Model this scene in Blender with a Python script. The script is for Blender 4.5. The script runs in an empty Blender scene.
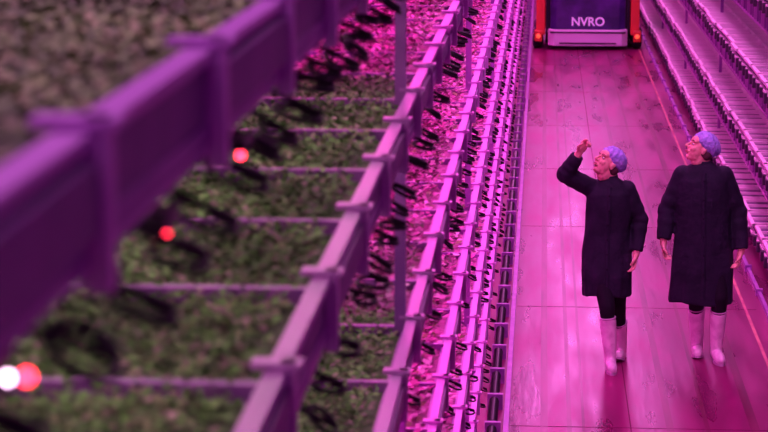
import bpy, math, random
import numpy as np
from mathutils import Vector, Matrix, Euler
random.seed(7); rng=np.random.default_rng(7)
sc=bpy.context.scene
sc.view_settings.view_transform='Standard'

# ------------------------------------------------------------ materials
def mat(name,col,rough=.5,metal=0,col2=None,scale=20,bump=0,bscale=60,stretch=(1,1,1),emit=None,estr=0,spec=.5,detail=4,ramp=(.35,.65),rough2=None):
    m=bpy.data.materials.new(name); m.use_nodes=True
    nt=m.node_tree; N=nt.nodes; L=nt.links
    b=N['Principled BSDF']
    b.inputs['Base Color'].default_value=(*col,1); b.inputs['Roughness'].default_value=rough
    b.inputs['Metallic'].default_value=metal; b.inputs['Specular IOR Level'].default_value=spec
    if emit:
        b.inputs['Emission Color'].default_value=(*emit,1); b.inputs['Emission Strength'].default_value=estr
    if col2 or bump:
        tc=N.new('ShaderNodeTexCoord'); mp=N.new('ShaderNodeMapping'); mp.inputs['Scale'].default_value=stretch
        L.new(tc.outputs['Object'],mp.inputs['Vector'])
    if col2:
        n=N.new('ShaderNodeTexNoise'); n.inputs['Scale'].default_value=scale; n.inputs['Detail'].default_value=detail
        L.new(mp.outputs[0],n.inputs['Vector'])
        r=N.new('ShaderNodeValToRGB'); r.color_ramp.elements[0].position=ramp[0]; r.color_ramp.elements[1].position=ramp[1]
        r.color_ramp.elements[0].color=(*col,1); r.color_ramp.elements[1].color=(*col2,1)
        L.new(n.outputs['Fac'],r.inputs[0]); L.new(r.outputs[0],b.inputs['Base Color'])
        if rough2 is not None:
            mr=N.new('ShaderNodeMapRange'); mr.inputs['From Min'].default_value=.35; mr.inputs['From Max'].default_value=.65
            mr.inputs['To Min'].default_value=rough; mr.inputs['To Max'].default_value=rough2
            L.new(n.outputs['Fac'],mr.inputs['Value']); L.new(mr.outputs[0],b.inputs['Roughness'])
    if bump:
        n2=N.new('ShaderNodeTexNoise'); n2.inputs['Scale'].default_value=bscale; n2.inputs['Detail'].default_value=3
        L.new(mp.outputs[0],n2.inputs['Vector'])
        bp=N.new('ShaderNodeBump'); bp.inputs['Strength'].default_value=bump; bp.inputs['Distance'].default_value=.02
        L.new(n2.outputs['Fac'],bp.inputs['Height']); L.new(bp.outputs[0],b.inputs['Normal'])
    return m
def leafmat(name):
    m=bpy.data.materials.new(name); m.use_nodes=True
    nt=m.node_tree; b=nt.nodes['Principled BSDF']
    a=nt.nodes.new('ShaderNodeAttribute'); a.attribute_name='tint'
    nt.links.new(a.outputs['Color'],b.inputs['Base Color']); b.inputs['Roughness'].default_value=.6
    b.inputs['Specular IOR Level'].default_value=.25
    return m
M_frame=mat('frame_metal',(.26,.07,.38),.4,.0,(.38,.12,.48),6)
M_frameL=mat('frame_light',(.58,.23,.66),.34)
M_panel=mat('tray_panel',(.14,.035,.21),.45,0,(.21,.06,.28),9)
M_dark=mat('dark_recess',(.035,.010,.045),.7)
M_cable=mat('cable_rubber',(.010,.006,.015),.6,spec=.2)
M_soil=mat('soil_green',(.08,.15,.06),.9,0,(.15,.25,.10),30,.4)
M_soil_lit=mat('soil_pink_lit',(.26,.05,.18),.9,0,(.5,.11,.36),30,.4)  # same medium with the pink LED light put into its colour
M_leaf=leafmat('leaves')
M_led=mat('led_strip_grow',(.9,.3,.8),.5,emit=(1,.07,.60),estr=19)
M_led2=mat('led_strip_fill',(.9,.6,.8),.5,emit=(1,.56,.72),estr=8)  # added fill strips that brighten the near green trays
M_led3=mat('led_strip_fill_pale',(.9,.6,.8),.5,emit=(1,.30,.80),estr=3.5)  # fill for the right rack, added to brighten its crates
M_red=mat('red_indicator',(1,.05,.1),.4,emit=(1,.02,.06),estr=18)
M_white=mat('white_indicator',(1,.8,.95),.4,emit=(1,.6,.9),estr=16)
M_tray=mat('grey_tray',(.22,.11,.26),.6,0,(.12,.05,.16),5,ramp=(.3,.7))
M_slat=mat('pale_tray_rim',(.90,.72,.86),.5)
M_pipe=mat('black_pipe',(.012,.008,.016),.35)

# ------------------------------------------------------------ mesh utils
class Acc:
    def __init__(s): s.v=[]; s.f=[]; s.n=0
    def add(s,V,F):
        s.v.extend(V); s.f.extend([tuple(i+s.n for i in f) for f in F]); s.n+=len(V)
    def box(s,x0,x1,y0,y1,z0,z1):
        s.add([(x0,y0,z0),(x1,y0,z0),(x1,y1,z0),(x0,y1,z0),(x0,y0,z1),(x1,y0,z1),(x1,y1,z1),(x0,y1,z1)],
              [(0,3,2,1),(4,5,6,7),(0,1,5,4),(1,2,6,5),(2,3,7,6),(3,0,4,7)])
    def obj(s,name,m,parent=None,smooth=False,bevel=0):
        me=bpy.data.meshes.new(name); me.from_pydata(s.v,[],s.f); me.update()
        o=bpy.data.objects.new(name,me); sc.collection.objects.link(o); me.materials.append(m)
        if smooth:
            me.polygons.foreach_set('use_smooth',[True]*len(me.polygons))
        if bevel:
            bm=o.modifiers.new('bevel','BEVEL'); bm.width=bevel; bm.segments=2
        if parent: o.parent=parent
        return o
def empty(name,loc=(0,0,0)):
    e=bpy.data.objects.new(name,None); e.location=loc; e.empty_display_size=.2; sc.collection.objects.link(e); return e
def ellipsoid(c,r,R=None,nu=20,nv=12):
    V=[];F=[]
    R=R or Matrix.Identity(3); c=Vector(c)
    V.append(tuple(c+R@Vector((0,0,r[2]))))
    for j in range(1,nv):
        ph=math.pi*j/nv
        for i in range(nu):
            th=2*math.pi*i/nu
            V.append(tuple(c+R@Vector((r[0]*math.sin(ph)*math.cos(th),r[1]*math.sin(ph)*math.sin(th),r[2]*math.cos(ph)))))
    V.append(tuple(c+R@Vector((0,0,-r[2]))))
    for i in range(nu): F.append((0,1+i,1+(i+1)%nu))
    for j in range(nv-2):
        a=1+j*nu;b=a+nu
        for i in range(nu): F.append((a+i,b+i,b+(i+1)%nu,a+(i+1)%nu))
    a=1+(nv-2)*nu; l=len(V)-1
    for i in range(nu): F.append((a+(i+1)%nu,a+i,l))
    return V,F
def tube(pts,rad,n=12,close=False,caps=True):
    pts=[Vector(p) for p in pts]; m=len(pts); V=[];F=[]
    if not hasattr(rad,'__len__'): rad=[rad]*m
    ref=None
    for k in range(m):
        if close: t=pts[(k+1)%m]-pts[k-1]
        else: t=pts[min(k+1,m-1)]-pts[max(k-1,0)]
        t.normalize()
        if ref is None: ref=Vector((0,0,1)) if abs(t.z)<.9 else Vector((1,0,0))
        a=t.cross(ref); 
        if a.length<1e-4: a=t.cross(Vector((0,1,0)))
        a.normalize(); b=t.cross(a); ref=a.cross(t)
        for i in range(n):
            th=2*math.pi*i/n
            V.append(tuple(pts[k]+(a*math.cos(th)+b*math.sin(th))*rad[k]))
    for k in range(m if close else m-1):
        p=k*n;q=((k+1)%m)*n
        for i in range(n): F.append((p+i,p+(i+1)%n,q+(i+1)%n,q+i))
    if caps and not close:
        F.append(tuple(reversed(range(n)))); F.append(tuple(range((m-1)*n,m*n)))
    return V,F
def chain(acc,pts,rad,n=16):
    for p,r in zip(pts,rad): acc.add(*ellipsoid(p,(r,r,r),nu=n,nv=10))
    for k in range(len(pts)-1): acc.add(*tube([pts[k],pts[k+1]],[rad[k],rad[k+1]],n))
def remeshed(acc,name,m,parent,voxel,smooth=6,fac=.5):
    o=acc.obj(name,m)
    r=o.modifiers.new('r','REMESH'); r.mode='VOXEL'; r.voxel_size=voxel; r.use_smooth_shade=True
    if smooth:
        s=o.modifiers.new('s','SMOOTH'); s.iterations=smooth; s.factor=fac
    dg=bpy.context.evaluated_depsgraph_get()
    me=bpy.data.meshes.new_from_object(o.evaluated_get(dg))
    me.name=name; old=o.data; o.modifiers.clear(); o.data=me; bpy.data.meshes.remove(old)
    if not me.materials: me.materials.append(m)
    me.polygons.foreach_set('use_smooth',[True]*len(me.polygons))
    o.parent=parent
    return o

# ------------------------------------------------------------ leaves
def leaves(name,parent,x0,x1,y0,y1,z,density,size,palette,zr=.03,patchy=.35):
    n=int(abs(x1-x0)*(y1-y0)*density)
    cx=rng.uniform(min(x0,x1),max(x0,x1),n); cy=rng.uniform(y0,y1,n); cz=z+rng.uniform(0,zr,n)
    a=rng.uniform(0,2*np.pi,n); s=size*rng.uniform(.6,1.3,n); w=s*rng.uniform(.3,.45,n); up=rng.uniform(-.1,.6,n)
    dx=np.cos(a);dy=np.sin(a)
    V=np.zeros((n,4,3))
    V[:,0]=np.stack([cx,cy,cz],1)
    V[:,2]=np.stack([cx+dx*s,cy+dy*s,cz+up*s],1)
    mid=np.stack([cx+dx*s*.55,cy+dy*s*.55,cz+up*s*.8],1); off=np.stack([-dy*w,dx*w,np.full(n,.003)],1)
    V[:,1]=mid+off; V[:,3]=mid-off
    me=bpy.data.meshes.new(name)
    me.vertices.add(n*4); me.vertices.foreach_set('co',V.reshape(-1))
    me.loops.add(n*4); me.loops.foreach_set('vertex_index',np.arange(n*4,dtype=np.int32))
    me.polygons.add(n); me.polygons.foreach_set('loop_start',np.arange(0,n*4,4,dtype=np.int32)); 
    me.update(calc_edges=True); me.validate()
    pal=np.array(palette); idx=rng.integers(0,len(pal),n); c=pal[idx]*rng.uniform(.6,1.25,(n,1))
    patch=(1-patchy*.7)+patchy*np.sin(cx*9+cy*3.1)*np.sin(cy*5.3)
    c=np.clip(c*patch[:,None],0,1)
    cols=np.ones((n,4,4)); cols[:,:,:3]=c[:,None,:]
    at=me.color_attributes.new('tint','FLOAT_COLOR','CORNER'); at.data.foreach_set('color',cols.reshape(-1))
    me.materials.append(M_leaf)
    o=bpy.data.objects.new(name,me); sc.collection.objects.link(o); o.parent=parent
    return o
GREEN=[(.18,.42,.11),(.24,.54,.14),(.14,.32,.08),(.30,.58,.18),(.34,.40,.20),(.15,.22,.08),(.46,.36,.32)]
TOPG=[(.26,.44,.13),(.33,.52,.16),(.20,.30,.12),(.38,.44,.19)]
PINK_LIT=[(.90,.24,.68),(1,.42,.80),(.7,.13,.48),(.85,.18,.54),(.22,.10,.15),(1,.62,.86),(.32,.26,.14),(.5,.09,.33)]  # crop colours with the pink of the grow lights painted in

# ------------------------------------------------------------ rack
TZ=[4-h for h in (.33,.91,1.65,2.40,3.12,3.80)]      # tier heights (beam centre)
PITCH=.72
def rack(name,xf,d,y0,y1,plants):
    root=empty(name)
    fr=Acc(); pn=Acc(); fl=Acc(); led=Acc(); lede=Acc(); lede2=Acc(); cb=Acc(); dk=Acc(); tr=Acc(); sl=Acc()
    depth=1.35
    X=lambda a,b:(min(xf+d*a,xf+d*b),max(xf+d*a,xf+d*b))
    nm=int((y1-y0)/PITCH)
    y=y0+PITCH
    while y<y1:
        for a in (.03,depth):
            fr.box(*X(a,a+.035),y-.02,y+.02,0,TZ[0]+.06)
        fr.box(*X(-.02,.06),y-.05,y+.05,0,.012)
        y+=PITCH*9
    for t,z in enumerate(TZ):
        if plants:
            fl.box(*X(-.006,.028),y0,y1,z+.045,z+.060)
            fr.box(*X(0,.012),y0,y1,z-.055,z-.028)
            fl.box(*X(0,.045),y0,y1,z-.065,z-.053)
        else:
            fl.box(*X(-.06,-.03),y0,y1,z-.04,z-.02)
        fr.box(*X(depth,depth+.03),y0,y1,z-.06,z+.06)
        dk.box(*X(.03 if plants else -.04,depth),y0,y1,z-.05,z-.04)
        for i in range(nm):
            ya=y0+i*PITCH; jig=.0 if i%2 else .018
            if plants:
                pn.box(*X(.004-jig,.02),ya+.03,ya+PITCH-.03,z-.03,z+.036)
                fl.box(*X(-.02,.004),ya-.018,ya+.018,z-.085,z+.072)
                fl.box(*X(-.03,.05),ya-.022,ya+.022,z+.062,z+.072)
                dz=.035 if t else .0
                fr.box(*X(.03,depth),ya-.014,ya+.014,z-.04,z+dz)
                fr.box(*X(.03,.045),ya,ya+PITCH,z-.04,z+.02)
                for j in range(3):
                    yy=ya+.12+j*.24
                    led.box(*X(.03,depth-.05),yy-.02,yy+.02,z-.1,z-.068)
                    near_fill=(t==0 and yy<7.4) or (t==1 and yy<8.2)
                    (lede2 if near_fill else lede).box(*X(.05,depth-.08),yy-.012,yy+.012,z-.104,z-.1)
                    if random.random()<(.97 if t==0 else (.8 if t==1 else .62)):
                        k=1 if t<2 else .9
                        rx=random.uniform(.024,.040)*k; ry=random.uniform(.03,.055)*k; zz=z-.105-random.uniform(0,.025); cxp=-.008-random.uniform(0,.018)
                        pts=[(xf+d*.05,yy,z-.085)]; n=18
                        tz=random.uniform(.0,.02)
                        for q in range(n+1):
                            th=math.pi*.9-2*math.pi*1.2*q/n
                            pts.append((xf+d*(cxp+rx*math.cos(th)), yy+ry*math.sin(th), zz+tz*math.cos(th)-.01*q/n))
                        cb.add(*tube(pts,.0055 if t<2 else .0052,5))
            else:
                o=.03*random.random()
                for s in range(2):
                    zz=z+s*.075
                    tr.box(*X(-.12+o,.95),ya+.06,ya+PITCH-.06,zz-.01,zz+.03)
                    sl.box(*X(-.15+o,-.115+o),ya+.045,ya+PITCH-.045,zz+.026,zz+.050)
                zt=z+.075+.03
                sl.box(*X(.16,.19),ya+.045,ya+PITCH-.045,zt,zt+.022)
                sl.box(*X(.46,.49),ya+.045,ya+PITCH-.045,zt,zt+.022)
                sl.box(*X(.90,.94),ya+.045,ya+PITCH-.045,zt,zt+.022)
                for yq,wd in ((.045,.05),(.335,.035),(PITCH-.095,.05)):
                    sl.box(*X(-.14+o,.92),ya+yq,ya+yq+wd,zt,zt+.024)
                for j in (0,1):
                    q=ya+.18+j*.3; dk.box(*X(-.175+o,-.145+o),q,q+.07,z-.03,z+.06)
                fl.box(*X(-.05,-.02),ya-.018,ya+.018,z-.27,z+.0)
                for j in range(2):
                    fr.box(*X(-.045,-.02),ya+.22+j*.24,ya+.24+j*.24,z-.26,z-.03)
                fl.box(*X(-.05,-.02),ya+.02,ya+PITCH-.02,z-.275,z-.255)
                led.box(*X(0,1.2),ya+.33,ya+.38,z-.1,z-.06)
                lede.box(*X(.05,1.1),ya+.34,ya+.37,z-.105,z-.1)  # strip and housing added here to light the crates below
    fr.obj('frame',M_frame,root); fl.obj('rails',M_frameL,root); dk.obj('tray_bases',M_dark,root)
    if plants: pn.obj('side_panels',M_panel,root)
    led.obj('light_fixtures',M_frame,root); lede.obj('led_strips',M_led if plants else M_led3,root)
    if plants:
        lede2.obj('led_strips_fill',M_led2,root)
        cb.obj('cable_loops',M_cable,root,True)
    else:
        tr.obj('crates',M_tray,root); sl.obj('crate_rims',M_slat,root)
    return root

L=rack('growing_rack',-.40,-1,-.25,62,True)
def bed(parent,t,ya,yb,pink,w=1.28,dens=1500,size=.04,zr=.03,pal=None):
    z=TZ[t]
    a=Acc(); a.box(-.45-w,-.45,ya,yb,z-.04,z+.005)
    a.obj('growing_medium',M_soil_lit if pink else M_soil,parent)
    leaves('crop_leaves',parent,-.47,-.45-w+.06,ya,yb,z+.004,dens,size,pal or (PINK_LIT if pink else GREEN),zr)
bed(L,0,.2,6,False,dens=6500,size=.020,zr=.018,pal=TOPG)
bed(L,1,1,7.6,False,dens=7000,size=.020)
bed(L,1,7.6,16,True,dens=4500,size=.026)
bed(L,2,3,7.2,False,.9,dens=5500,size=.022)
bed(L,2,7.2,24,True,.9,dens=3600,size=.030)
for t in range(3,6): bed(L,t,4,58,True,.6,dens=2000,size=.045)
for yy,zh in ((1.66,.432),(2.30,.437),(2.90,.443)):
    a=Acc(); a.add(*ellipsoid((-.402,yy,4-zh),(.005,.005,.005))); a.obj('red_indicator_light',M_red,L,True)
a=Acc(); a.add(*ellipsoid((-.412,1.64,4-.428),(.0035,.0035,.0035))); a.obj('white_indicator_light',M_white,L,True)
a=Acc(); a.box(-.45,-.42,1.6,1.7,3.575,3.59); a.box(-.435,-.39,2.25,2.34,3.573,3.588); a.box(-.435,-.39,2.86,2.94,3.567,3.582); a.obj('driver_box',M_pipe,L)
a=Acc(); a.add(*tube([(-.30,0,.06),(-.30,62,.06)],.035,10)); a.obj('drain_pipe',M_pipe,L,True)
a=Acc()
for i in range(86): a.box(-.345,-.24,i*.72+.3,i*.72+.34,0,.11)
a.box(-.225,-.19,0,62,0,.05)
a.obj('pipe_brackets_and_kerb',M_frame,L)

R=rack('growing_rack',2.10,1,0,62,False)
K=Acc(); K.box(1.86,1.89,0,62,0,.04)
for i in range(60): K.box(1.845,1.905,i*1.03,i*1.03+.05,0,.06)
K.obj('guide_rail',M_frame,R)

# ------------------------------------------------------------ floor
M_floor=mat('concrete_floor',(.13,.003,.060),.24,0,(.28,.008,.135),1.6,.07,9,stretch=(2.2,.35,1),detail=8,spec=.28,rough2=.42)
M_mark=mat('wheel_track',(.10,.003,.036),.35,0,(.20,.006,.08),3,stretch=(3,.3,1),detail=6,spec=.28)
M_joint=mat('joint',(.13,.004,.055),.7,spec=.2)
M_line=mat('painted_line',(.60,.24,.20),.6,0,(.40,.06,.14),5,stretch=(1,.6,1))
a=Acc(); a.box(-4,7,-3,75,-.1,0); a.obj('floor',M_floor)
F=empty('floor_markings')
a=Acc()
for x,w in ((.02,.05),(.20,.03),(.30,.02),(.86,.05),(1.12,.03),(1.42,.06)): a.box(x,x+w,0,75,0,.0012)
a.obj('wheel_tracks',M_mark,F)
a=Acc()
for i in range(19): a.box(-.18,1.8,3.2+i*3.7,3.207+i*3.7,0,.0016)
a.box(.62,.628,0,75,0,.0014)
a.obj('expansion_joints',M_joint,F)
a=Acc(); a.box(1.70,1.725,0,75,0,.002); a.obj('edge_line',M_line,F)
a=Acc(); a.box(-4,7,75,75.2,0,6.5); a.obj('wall_back',M_panel)

# ------------------------------------------------------------ vehicle
M_vred=mat('red_paint',(.60,.05,.03),.35)
M_vblue=mat('navy_panel',(.012,.012,.08),.3,0,(.06,.02,.2),3)
M_vsil=mat('silver_bumper',(.62,.58,.72),.35)
M_vdark=mat('vehicle_dark',(.012,.01,.02),.5)
M_txt=mat('lettering',(.75,.7,.95),.5,emit=(.6,.4,.9),estr=.2)  # letters given a faint glow of their own
V=empty('harvesting_vehicle',(.80,38.9,0))
a=Acc()
def prism(acc,outline,z0,z1):
    n=len(outline); v=[(x,y,z0) for x,y in outline]+[(x,y,z1) for x,y in outline]
    f=[tuple(reversed(range(n))),tuple(range(n,2*n))]+[(i,(i+1)%n,n+(i+1)%n,n+i) for i in range(n)]
    acc.add(v,f)
prism(a,[(-.70,.25),(-.70,.08),(-.6,-.02),(.6,-.02),(.70,.08),(.70,.25)],.07,.36)
a.obj('bumper',M_vsil,V,bevel=.02)
a=Acc(); a.box(-.66,.66,-.03,.1,.30,.325); a.box(-.5,.5,-.03,.1,.11,.135); a.obj('bumper_grooves',M_vdark,V)
a=Acc(); prism(a,[(-.66,.3),(-.66,.12),(-.56,.05),(.56,.05),(.66,.12),(.66,.3)],.36,1.35); a.obj('front_panel',M_vblue,V,bevel=.02)
a=Acc()
for s in(-1,1):
    a.box(s*.83-.08,s*.83+.08,.12,.45,.25,2.3)
    a.box(s*.87-.07,s*.87+.07,.05,.6,.14,.34)
a.box(-.90,.90,.35,2.3,.36,.75); a.box(-.90,.90,.12,.45,2.2,2.35)
a.obj('mast_and_chassis',M_vred,V,bevel=.02)
a=Acc(); a.box(-.74,.74,.3,2.2,.1,1.5); a.box(-.7,.7,1.4,2.2,1.5,2.2); a.box(-.74,-.70,.13,.3,.3,2.2); a.box(.70,.74,.13,.3,.3,2.2); a.obj('cabin_body',M_vdark,V,bevel=.02)
a=Acc()
for s in(-1,1):
    for yy in(.4,1.9):
        a.add(*tube([(s*.87-.09,yy,.19),(s*.87-.05,yy,.19),(s*.87+.05,yy,.19),(s*.87+.09,yy,.19)],[.15,.19,.19,.15],24))
a.obj('wheels',M_vdark,V,True)
a=Acc()
for s in(-1,1): a.add(*ellipsoid((s*.87,.04,.24),(.04,.03,.04)))
M_mk=mat('marker_lamp',(.8,.05,.05),.4,emit=(1,.12,.05),estr=1)
a.obj('marker_lights',M_mk,V,True)
cu=bpy.data.curves.new('lettering','FONT'); cu.body='NVRO'; cu.size=.21; cu.align_x='CENTER'; cu.extrude=.004; cu.offset=.005
to=bpy.data.objects.new('lettering',cu); sc.collection.objects.link(to); cu.materials.append(M_txt)
to.parent=V; to.location=(0,.044,.43); to.rotation_euler=(math.pi/2,0,0)

# ------------------------------------------------------------ people
M_coat=mat('coat_cloth',(.008,.008,.020),.8,0,(.018,.014,.036),7,.5,16,spec=.25)
M_trous=mat('trouser_cloth',(.008,.006,.014),.8,spec=.2)
M_skin=mat('skin',(.74,.37,.32),.5,0,(.82,.43,.36),14)
M_lip=mat('lips',(.50,.12,.14),.45)
M_hair=mat('hair',(.10,.05,.05),.6)
M_cap=mat('hairnet',(.22,.22,.62),.7,0,(.46,.40,.88),26,.9,40)
M_boot=mat('boot_rubber',(.93,.82,.90),.4,0,(.62,.40,.58),11,ramp=(.45,.75))
M_sole=mat('boot_sole',(.55,.38,.55),.6)
M_eye=mat('eye_white',(.8,.75,.75),.3); M_pup=mat('eye_dark',(.02,.01,.01),.2)

def frame_face(d,roll=0):
    d=Vector(d).normalized(); y=-d; x=y.cross(Vector((0,0,1))).normalized(); z=x.cross(y)
    m=Matrix((x,y,z)).transposed()
    return m@Matrix.Rotation(roll,3,'Y')
def head(root,c,face,neck,roll=0,hair=True):
    Rm=frame_face(face,roll); c=Vector(c); T=lambda p:c+Rm@Vector(p)
    a=Acc()
    def E(p,r): a.add(*ellipsoid(T(p),r,Rm,24,16))
    E((0,.015,.03),(.074,.094,.088)); E((0,-.028,-.03),(.060,.062,.080)); E((0,-.045,-.088),(.034,.036,.026))
    E((0,-.062,.045),(.055,.030,.035)); E((0,-.015,-.075),(.052,.050,.035))
    for s in(-1,1):
        E((s*.034,-.064,-.025),(.024,.024,.022)); E((s*.028,-.080,.030),(.022,.012,.007))
        E((s*.073,.005,-.008),(.009,.018,.030)); E((s*.076,.010,.004),(.010,.016,.017))
        E((s*.011,-.104,-.026),(.008,.009,.007))
    chain(a,[T((0,-.086,.022)),T((0,-.103,0)),T((0,-.116,-.022))],[.008,.009,.012])
    E((0,-.088,-.058),(.024,.010,.012))
    chain(a,[T((0,.02,-.05)),T((0,.02,-.09)),Vector(neck)+Vector((0,0,.03)),Vector(neck)-Vector((0,0,.06))],[.055,.052,.056,.068])
    remeshed(a,'head_and_neck',M_skin,root,.0045,3)
    a=Acc(); 
    a.add(*ellipsoid(T((0,-.096,-.053)),(.021,.006,.0045),Rm)); a.add(*ellipsoid(T((0,-.095,-.063)),(.018,.006,.005),Rm)); a.obj('lips',M_lip,root,True)
    a=Acc(); b=Acc(); h=Acc()
    for s in(-1,1):
        a.add(*ellipsoid(T((s*.029,-.081,.008)),(.0135,.009,.008),Rm)); b.add(*ellipsoid(T((s*.029,-.0885,.009)),(.0055,.003,.0055),Rm))
        h.add(*tube([T((s*.012,-.094,.030)),T((s*.03,-.094,.036)),T((s*.045,-.083,.031))],[.003,.004,.002],6))
    a.obj('eyes',M_eye,root,True); b.obj('pupils',M_pup,root,True); 
    h.add(*ellipsoid(T((0,.045,-.015)),(.074,.066,.062),Rm)); h.obj('hair_and_eyebrows',M_hair,root,True)
    Rc=Rm@Matrix.Rotation(math.radians(-18),3,'X')
    cc=T((0,.035,.052)); V_,F_=ellipsoid((0,0,0),(1,1,1),None,64,32)
    V2=[]
    for v in V_:
        x,y,z=v; th=math.atan2(y,x)
        rr=1+.035*math.sin(th*17+z*3)*(1-abs(z))+.03*math.sin(th*5+z*6)+.02*math.sin(x*11+y*7+z*13)
        if z<-.35: rr*=1-.25*(-.35-z)
        q=Vector((x*.096*rr,y*.116*rr,(z if z>-.6 else -.6)*.088*rr)); V2.append(tuple(cc+Rc@q))
    a=Acc(); a.add(V2,F_); a.obj('hairnet_cap',M_cap,root,True)
def hand(root,w,f,n,side,curls,scale=1):
    f=Vector(f).normalized(); z=-f; y=-Vector(n); y=(y-z*y.dot(z)).normalized(); x=y.cross(z)
    Rm=Matrix((x,y,z)).transposed(); w=Vector(w); T=lambda p:w+Rm@(Vector(p)*scale)
    a=Acc()
    a.add(*ellipsoid(T((0,0,-.046)),(.040*scale,.016*scale,.050*scale),Rm)); a.add(*ellipsoid(T((side*.022,-.008,-.03)),(.018*scale,.016*scale,.028*scale),Rm))
    chain(a,[T((0,0,.05)),T((0,0,-.01))],[.029*scale,.027*scale])
    for i,(bx,ln) in enumerate(zip((.030,.010,-.010,-.029),(.068,.078,.072,.056))):
        c=curls[i]; p=Vector((side*bx,0,-.083)); ang=c*.35; pts=[p.copy()]
        for q,fr in enumerate((.45,.32,.25)):
            p=p+Vector((side*bx*.12,-math.sin(ang),-math.cos(ang)))*ln*fr; pts.append(p.copy()); ang+=c*(.9 if q==0 else .7)
        chain(a,[T(v) for v in pts],[.0095*scale,.009*scale,.0082*scale,.0068*scale],10)
    chain(a,[T((side*.030,-.006,-.025)),T((side*.052,-.018,-.05)),T((side*.056,-.032,-.075)),T((side*.050,-.040,-.092))],[.014*scale,.0115*scale,.0095*scale,.008*scale],10)
    return remeshed(a,'hand',M_skin,root,.0035,2)
def boot(root,foot,knee,pitch,yaw,top=.29):
    Rm=Matrix.Rotation(yaw,3,'Z')@Matrix.Rotation(pitch,3,'X')
    piv=Vector((0,-.10,0)); base=Vector((foot[0],foot[1],0))
    T=lambda p:base+piv+Rm@(Vector(p)-piv)
    a=Acc(); b1=Acc()
    chain(b1,[(0,.055,.045),(0,.0,.05),(0,-.08,.044),(0,-.145,.036)],[.043,.044,.047,.040])
    a.add([tuple(T((x*.95,y,max(z,.004)))) for x,y,z in b1.v],b1.f)
    ank=T((0,.03,.09)); kn=Vector(knee); dirv=(kn-ank).normalized()
    chain(a,[T((0,.03,.055)),ank,ank+dirv*.12,ank+dirv*top],[.047,.047,.055,.064])
    remeshed(a,'boot',M_boot,root,.006,4)
    r=Acc(); c=ank+dirv*(top+.03); ring=[]
    u=dirv.cross(Vector((0,1,0))).normalized(); v=dirv.cross(u)
    for i in range(24):
        t=2*math.pi*i/24; ring.append(c+(u*math.cos(t)+v*math.sin(t))*.058)
    r.add(*tube(ring,.007,8,close=True)); r.obj('boot_rim',M_sole,root,True)
    s=Acc(); ol=[]
    for i in range(28):
        t=2*math.pi*i/28; yy=-.047+.142*math.sin(t); xx=(.043+.008*(-math.sin(t)))*math.cos(t); ol.append((xx,yy))
    n=len(ol); vv=[tuple(T((x,y,0))) for x,y in ol]+[tuple(T((x,y,.018))) for x,y in ol]
    s.add(vv,[tuple(reversed(range(n))),tuple(range(n,2*n))]+[(i,(i+1)%n,n+(i+1)%n,n+i) for i in range(n)])
    s.obj('boot_sole',M_sole,root)
    return ank+dirv*top
def torso(acc,rings,folds,nz=50,n=72,ph=0):
    zs=[r[0] for r in rings]; zz=np.linspace(zs[0],zs[-1],nz)
    g=lambda k:np.interp(-zz,[-q for q in zs],[r[k] for r in rings])
    cx,cy,rx,ry=g(1),g(2),g(3),g(4); V=[];F=[]
    for j,z in enumerate(zz):
        t=(zs[0]-z)/(zs[0]-zs[-1]); A=folds*max(0,t-.22)**1.1
        for i in range(n):
            th=2*math.pi*i/n
            w=1+A*(math.sin(5*th+ph+2*t)+.7*math.sin(9*th+1.7*ph-3*t)+.4*math.sin(14*th+5*t))+.010*math.sin(17*t+3*math.cos(th)+2*th)
            c,s=math.cos(th),math.sin(th)
            e=.85
            V.append((cx[j]+rx[j]*w*math.copysign(abs(c)**e,c),cy[j]+ry[j]*w*math.copysign(abs(s)**e,s),z+(.012*math.sin(3*th+ph) if j==nz-1 else 0)))
    for j in range(nz-1):
        for i in range(n): F.append((j*n+i,(j+1)*n+i,(j+1)*n+(i+1)%n,j*n+(i+1)%n))
    F.append(tuple(range(n))); F.append(tuple(reversed(range((nz-1)*n,nz*n))))
    acc.add(V,F)
    return lambda z:(np.interp(-z,[-q for q in zs],[r[1] for r in rings]),np.interp(-z,[-q for q in zs],[r[2]-r[4] for r in rings]))
def sleeve(acc,pts,rad,wr=.003,ph=0):
    P=[];Rr=[]
    for k in range(len(pts)-1):
        a,b=Vector(pts[k]),Vector(pts[k+1])
        for q in range(10):
            t=q/10; near=math.exp(-((k*10+q-10)/4.)**2)+.35
            P.append(a.lerp(b,t)); Rr.append(rad[k]*(1-t)+rad[k+1]*t+wr*near*math.sin((k*10+q)*1.9+ph))
    P.append(Vector(pts[-1])); Rr.append(rad[-1])
    acc.add(*tube(P,Rr,20))
    for p,r in zip(pts[:-1],rad[:-1]): acc.add(*ellipsoid(p,(r,r,r)))

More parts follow.
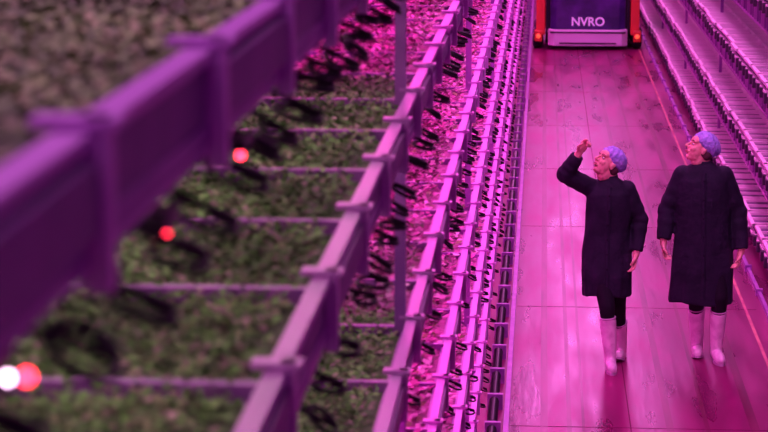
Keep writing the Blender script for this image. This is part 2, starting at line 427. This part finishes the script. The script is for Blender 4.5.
def collar(root,c,rx,ry,z):
    a=Acc(); V=[];F=[]; n=40
    prof=[(1.12,-.02),(1.0,.012),(.96,.035),(.90,.035),(.92,.0),(1.0,-.03)]
    for i in range(n):
        th=2*math.pi*i/n
        for (k,h) in prof: V.append((c[0]+rx*k*math.cos(th),c[1]+ry*k*math.sin(th),z+h+.012*math.sin(th)))
    m=len(prof)
    for i in range(n):
        for j in range(m): F.append((i*m+j,((i+1)%n)*m+j,((i+1)%n)*m+(j+1)%m,i*m+(j+1)%m))
    a.add(V,F); a.obj('collar',M_coat,root,True)
def placket(root,fn,z0,z1,off=0):
    a=Acc(); n=30; V=[];F=[]
    for j in range(n):
        z=z0+(z1-z0)*j/(n-1); cx,fy=fn(z)
        for dx,dy in((-.019,.004),(-.017,-.007),(.017,-.007),(.019,.004)): V.append((cx+off+dx,fy+dy,z))
    for j in range(n-1):
        for i in range(3): F.append((j*4+i,j*4+i+1,j*4+4+i+1,j*4+4+i))
    a.add(V,F); a.obj('front_placket',M_coat,root,True)
    b=Acc()
    for z in np.linspace(z0-.06,z1+.2,6):
        cx,fy=fn(z); b.add(*ellipsoid((cx+off,fy-.008,z),(.008,.003,.008)))
    b.obj('buttons',M_trous,root,True)

# --- woman, arm raised
A=empty('woman_in_dark_coat',(.505,16.05,0)); A.scale=(.965,.965,.965)
c=Acc()
fn=torso(c,[(1.465,.0,.01,.065,.06),(1.44,.0,.01,.10,.075),(1.40,.0,.01,.150,.095),(1.34,.0,.0,.172,.112),(1.22,.0,.0,.174,.122),(1.06,-.01,.0,.172,.118),(.90,-.01,.0,.188,.132),(.72,-.01,-.01,.194,.152),(.56,-.005,-.01,.184,.158)],.05,ph=.8)
sleeve(c,[(-.125,.01,1.375),(-.335,-.10,1.500),(-.245,-.16,1.655)],[.074,.070,.050],.004)
sleeve(c,[(.135,.01,1.375),(.245,.03,1.13),(.215,-.05,.905)],[.070,.062,.049],.004,2)
remeshed(c,'coat',M_coat,A,.009,4)
collar(A,(0,.01),.066,.062,1.455); placket(A,fn,1.40,.58,.0)
head(A,(-.015,-.01,1.575),(-.68,-.45,.56),(0,.015,1.45),roll=.08)
hand(A,(-.235,-.168,1.675),(.50,-.10,.84),(.55,-.75,0),1,(.7,1.5,1.6,1.6))
hand(A,(.212,-.058,.885),(-.15,-.25,-.95),(-.85,-.2,0),1,(.5,.6,.7,.8))
k1=(-.005,-.17,.49); k2=(.085,.02,.48)
t1=boot(A,(.035,-.17),k1,0,.05); t2=boot(A,(.105,.22),k2,math.radians(-22),-.12)
for kk,tt,hx in((k1,t1,-.065),(k2,t2,.08)):
    a=Acc(); chain(a,[(hx,0,.86),kk,tt-Vector((0,0,.02))],[.088,.062,.052]); remeshed(a,'trouser_leg',M_trous,A,.009,3)

# --- second person, taller, long coat
B=empty('person_in_dark_coat',(1.264,16.28,0)); B.scale=(.975,.975,.975)
c=Acc()
fn=torso(c,[(1.535,-.06,.015,.07,.065),(1.51,-.06,.01,.11,.085),(1.465,-.06,.01,.170,.105),(1.40,-.06,.0,.198,.125),(1.25,-.06,.0,.203,.14),(1.08,-.055,.0,.208,.145),(.90,-.05,.0,.222,.155),(.68,-.05,.0,.238,.17),(.455,-.05,.0,.245,.178)],.055,ph=2.1)
sleeve(c,[(-.21,.01,1.435),(-.325,.02,1.165),(-.350,-.06,.945)],[.078,.072,.056],.004)
sleeve(c,[(.095,.01,1.435),(.215,.04,1.15),(.240,-.04,.875)],[.078,.072,.056],.004,1)
remeshed(c,'coat',M_coat,B,.009,4)
collar(B,(-.06,.015),.071,.066,1.525); placket(B,fn,1.47,.50)
head(B,(-.085,.0,1.64),(-.90,-.26,.46),(-.06,.02,1.52))
hand(B,(-.352,-.068,.925),(.08,-.15,-.97),(.85,-.3,0),-1,(.7,.8,.9,1.0))
hand(B,(.238,-.048,.855),(-.25,-.25,-.93),(-.85,-.3,0),1,(.6,.7,.8,.9))
k1=(-.085,.06,.50); k2=(.08,-.12,.51)
t1=boot(B,(-.065,.15),k1,math.radians(-8),-.05); t2=boot(B,(.09,-.06),k2,0,.12)
for kk,tt,hx in((k1,t1,-.12),(k2,t2,.05)):
    a=Acc(); chain(a,[(hx,0,.90),kk,tt-Vector((0,0,.02))],[.09,.065,.056]); remeshed(a,'trouser_leg',M_trous,B,.009,3)

# ------------------------------------------------------------ lights
w=bpy.data.worlds.new('World'); sc.world=w; w.use_nodes=True
w.node_tree.nodes['Background'].inputs[0].default_value=(.72,.05,.80,1); w.node_tree.nodes['Background'].inputs[1].default_value=.16
def area(name,loc,sx,sy,col,p,rot=(0,0,0)):
    l=bpy.data.lights.new(name,'AREA'); l.shape='RECTANGLE'; l.size=sx; l.size_y=sy; l.color=col; l.energy=p
    o=bpy.data.objects.new(name,l); o.location=loc; o.rotation_euler=rot; sc.collection.objects.link(o); return o
area('overhead_light',(.9,37,7.5),1.6,50,(1,.20,.82),2300)
area('overhead_light',(-1.5,3,6.5),2.5,8,(1,.42,.95),140)  # fill added over the near rack to lift its top tray
area('overhead_light',(.8,12,7.0),1.6,2.5,(1,.30,.86),180,(math.radians(25),0,0))  # angled light added for highlights, stands for no fixture

# ------------------------------------------------------------ camera
f=2200.; p=math.atan(396/f); yaw=math.atan(161*math.cos(p)/f)
cd=bpy.data.cameras.new('camera'); cam=bpy.data.objects.new('camera',cd); sc.collection.objects.link(cam); sc.camera=cam
cd.sensor_width=36; cd.lens=f/768*36; cam.location=(0,0,4); cam.rotation_euler=(math.pi/2-p,0,yaw)
cd.clip_start=.05; cd.clip_end=300
cd.dof.use_dof=True; cd.dof.focus_distance=16.4; cd.dof.aperture_fstop=5.8
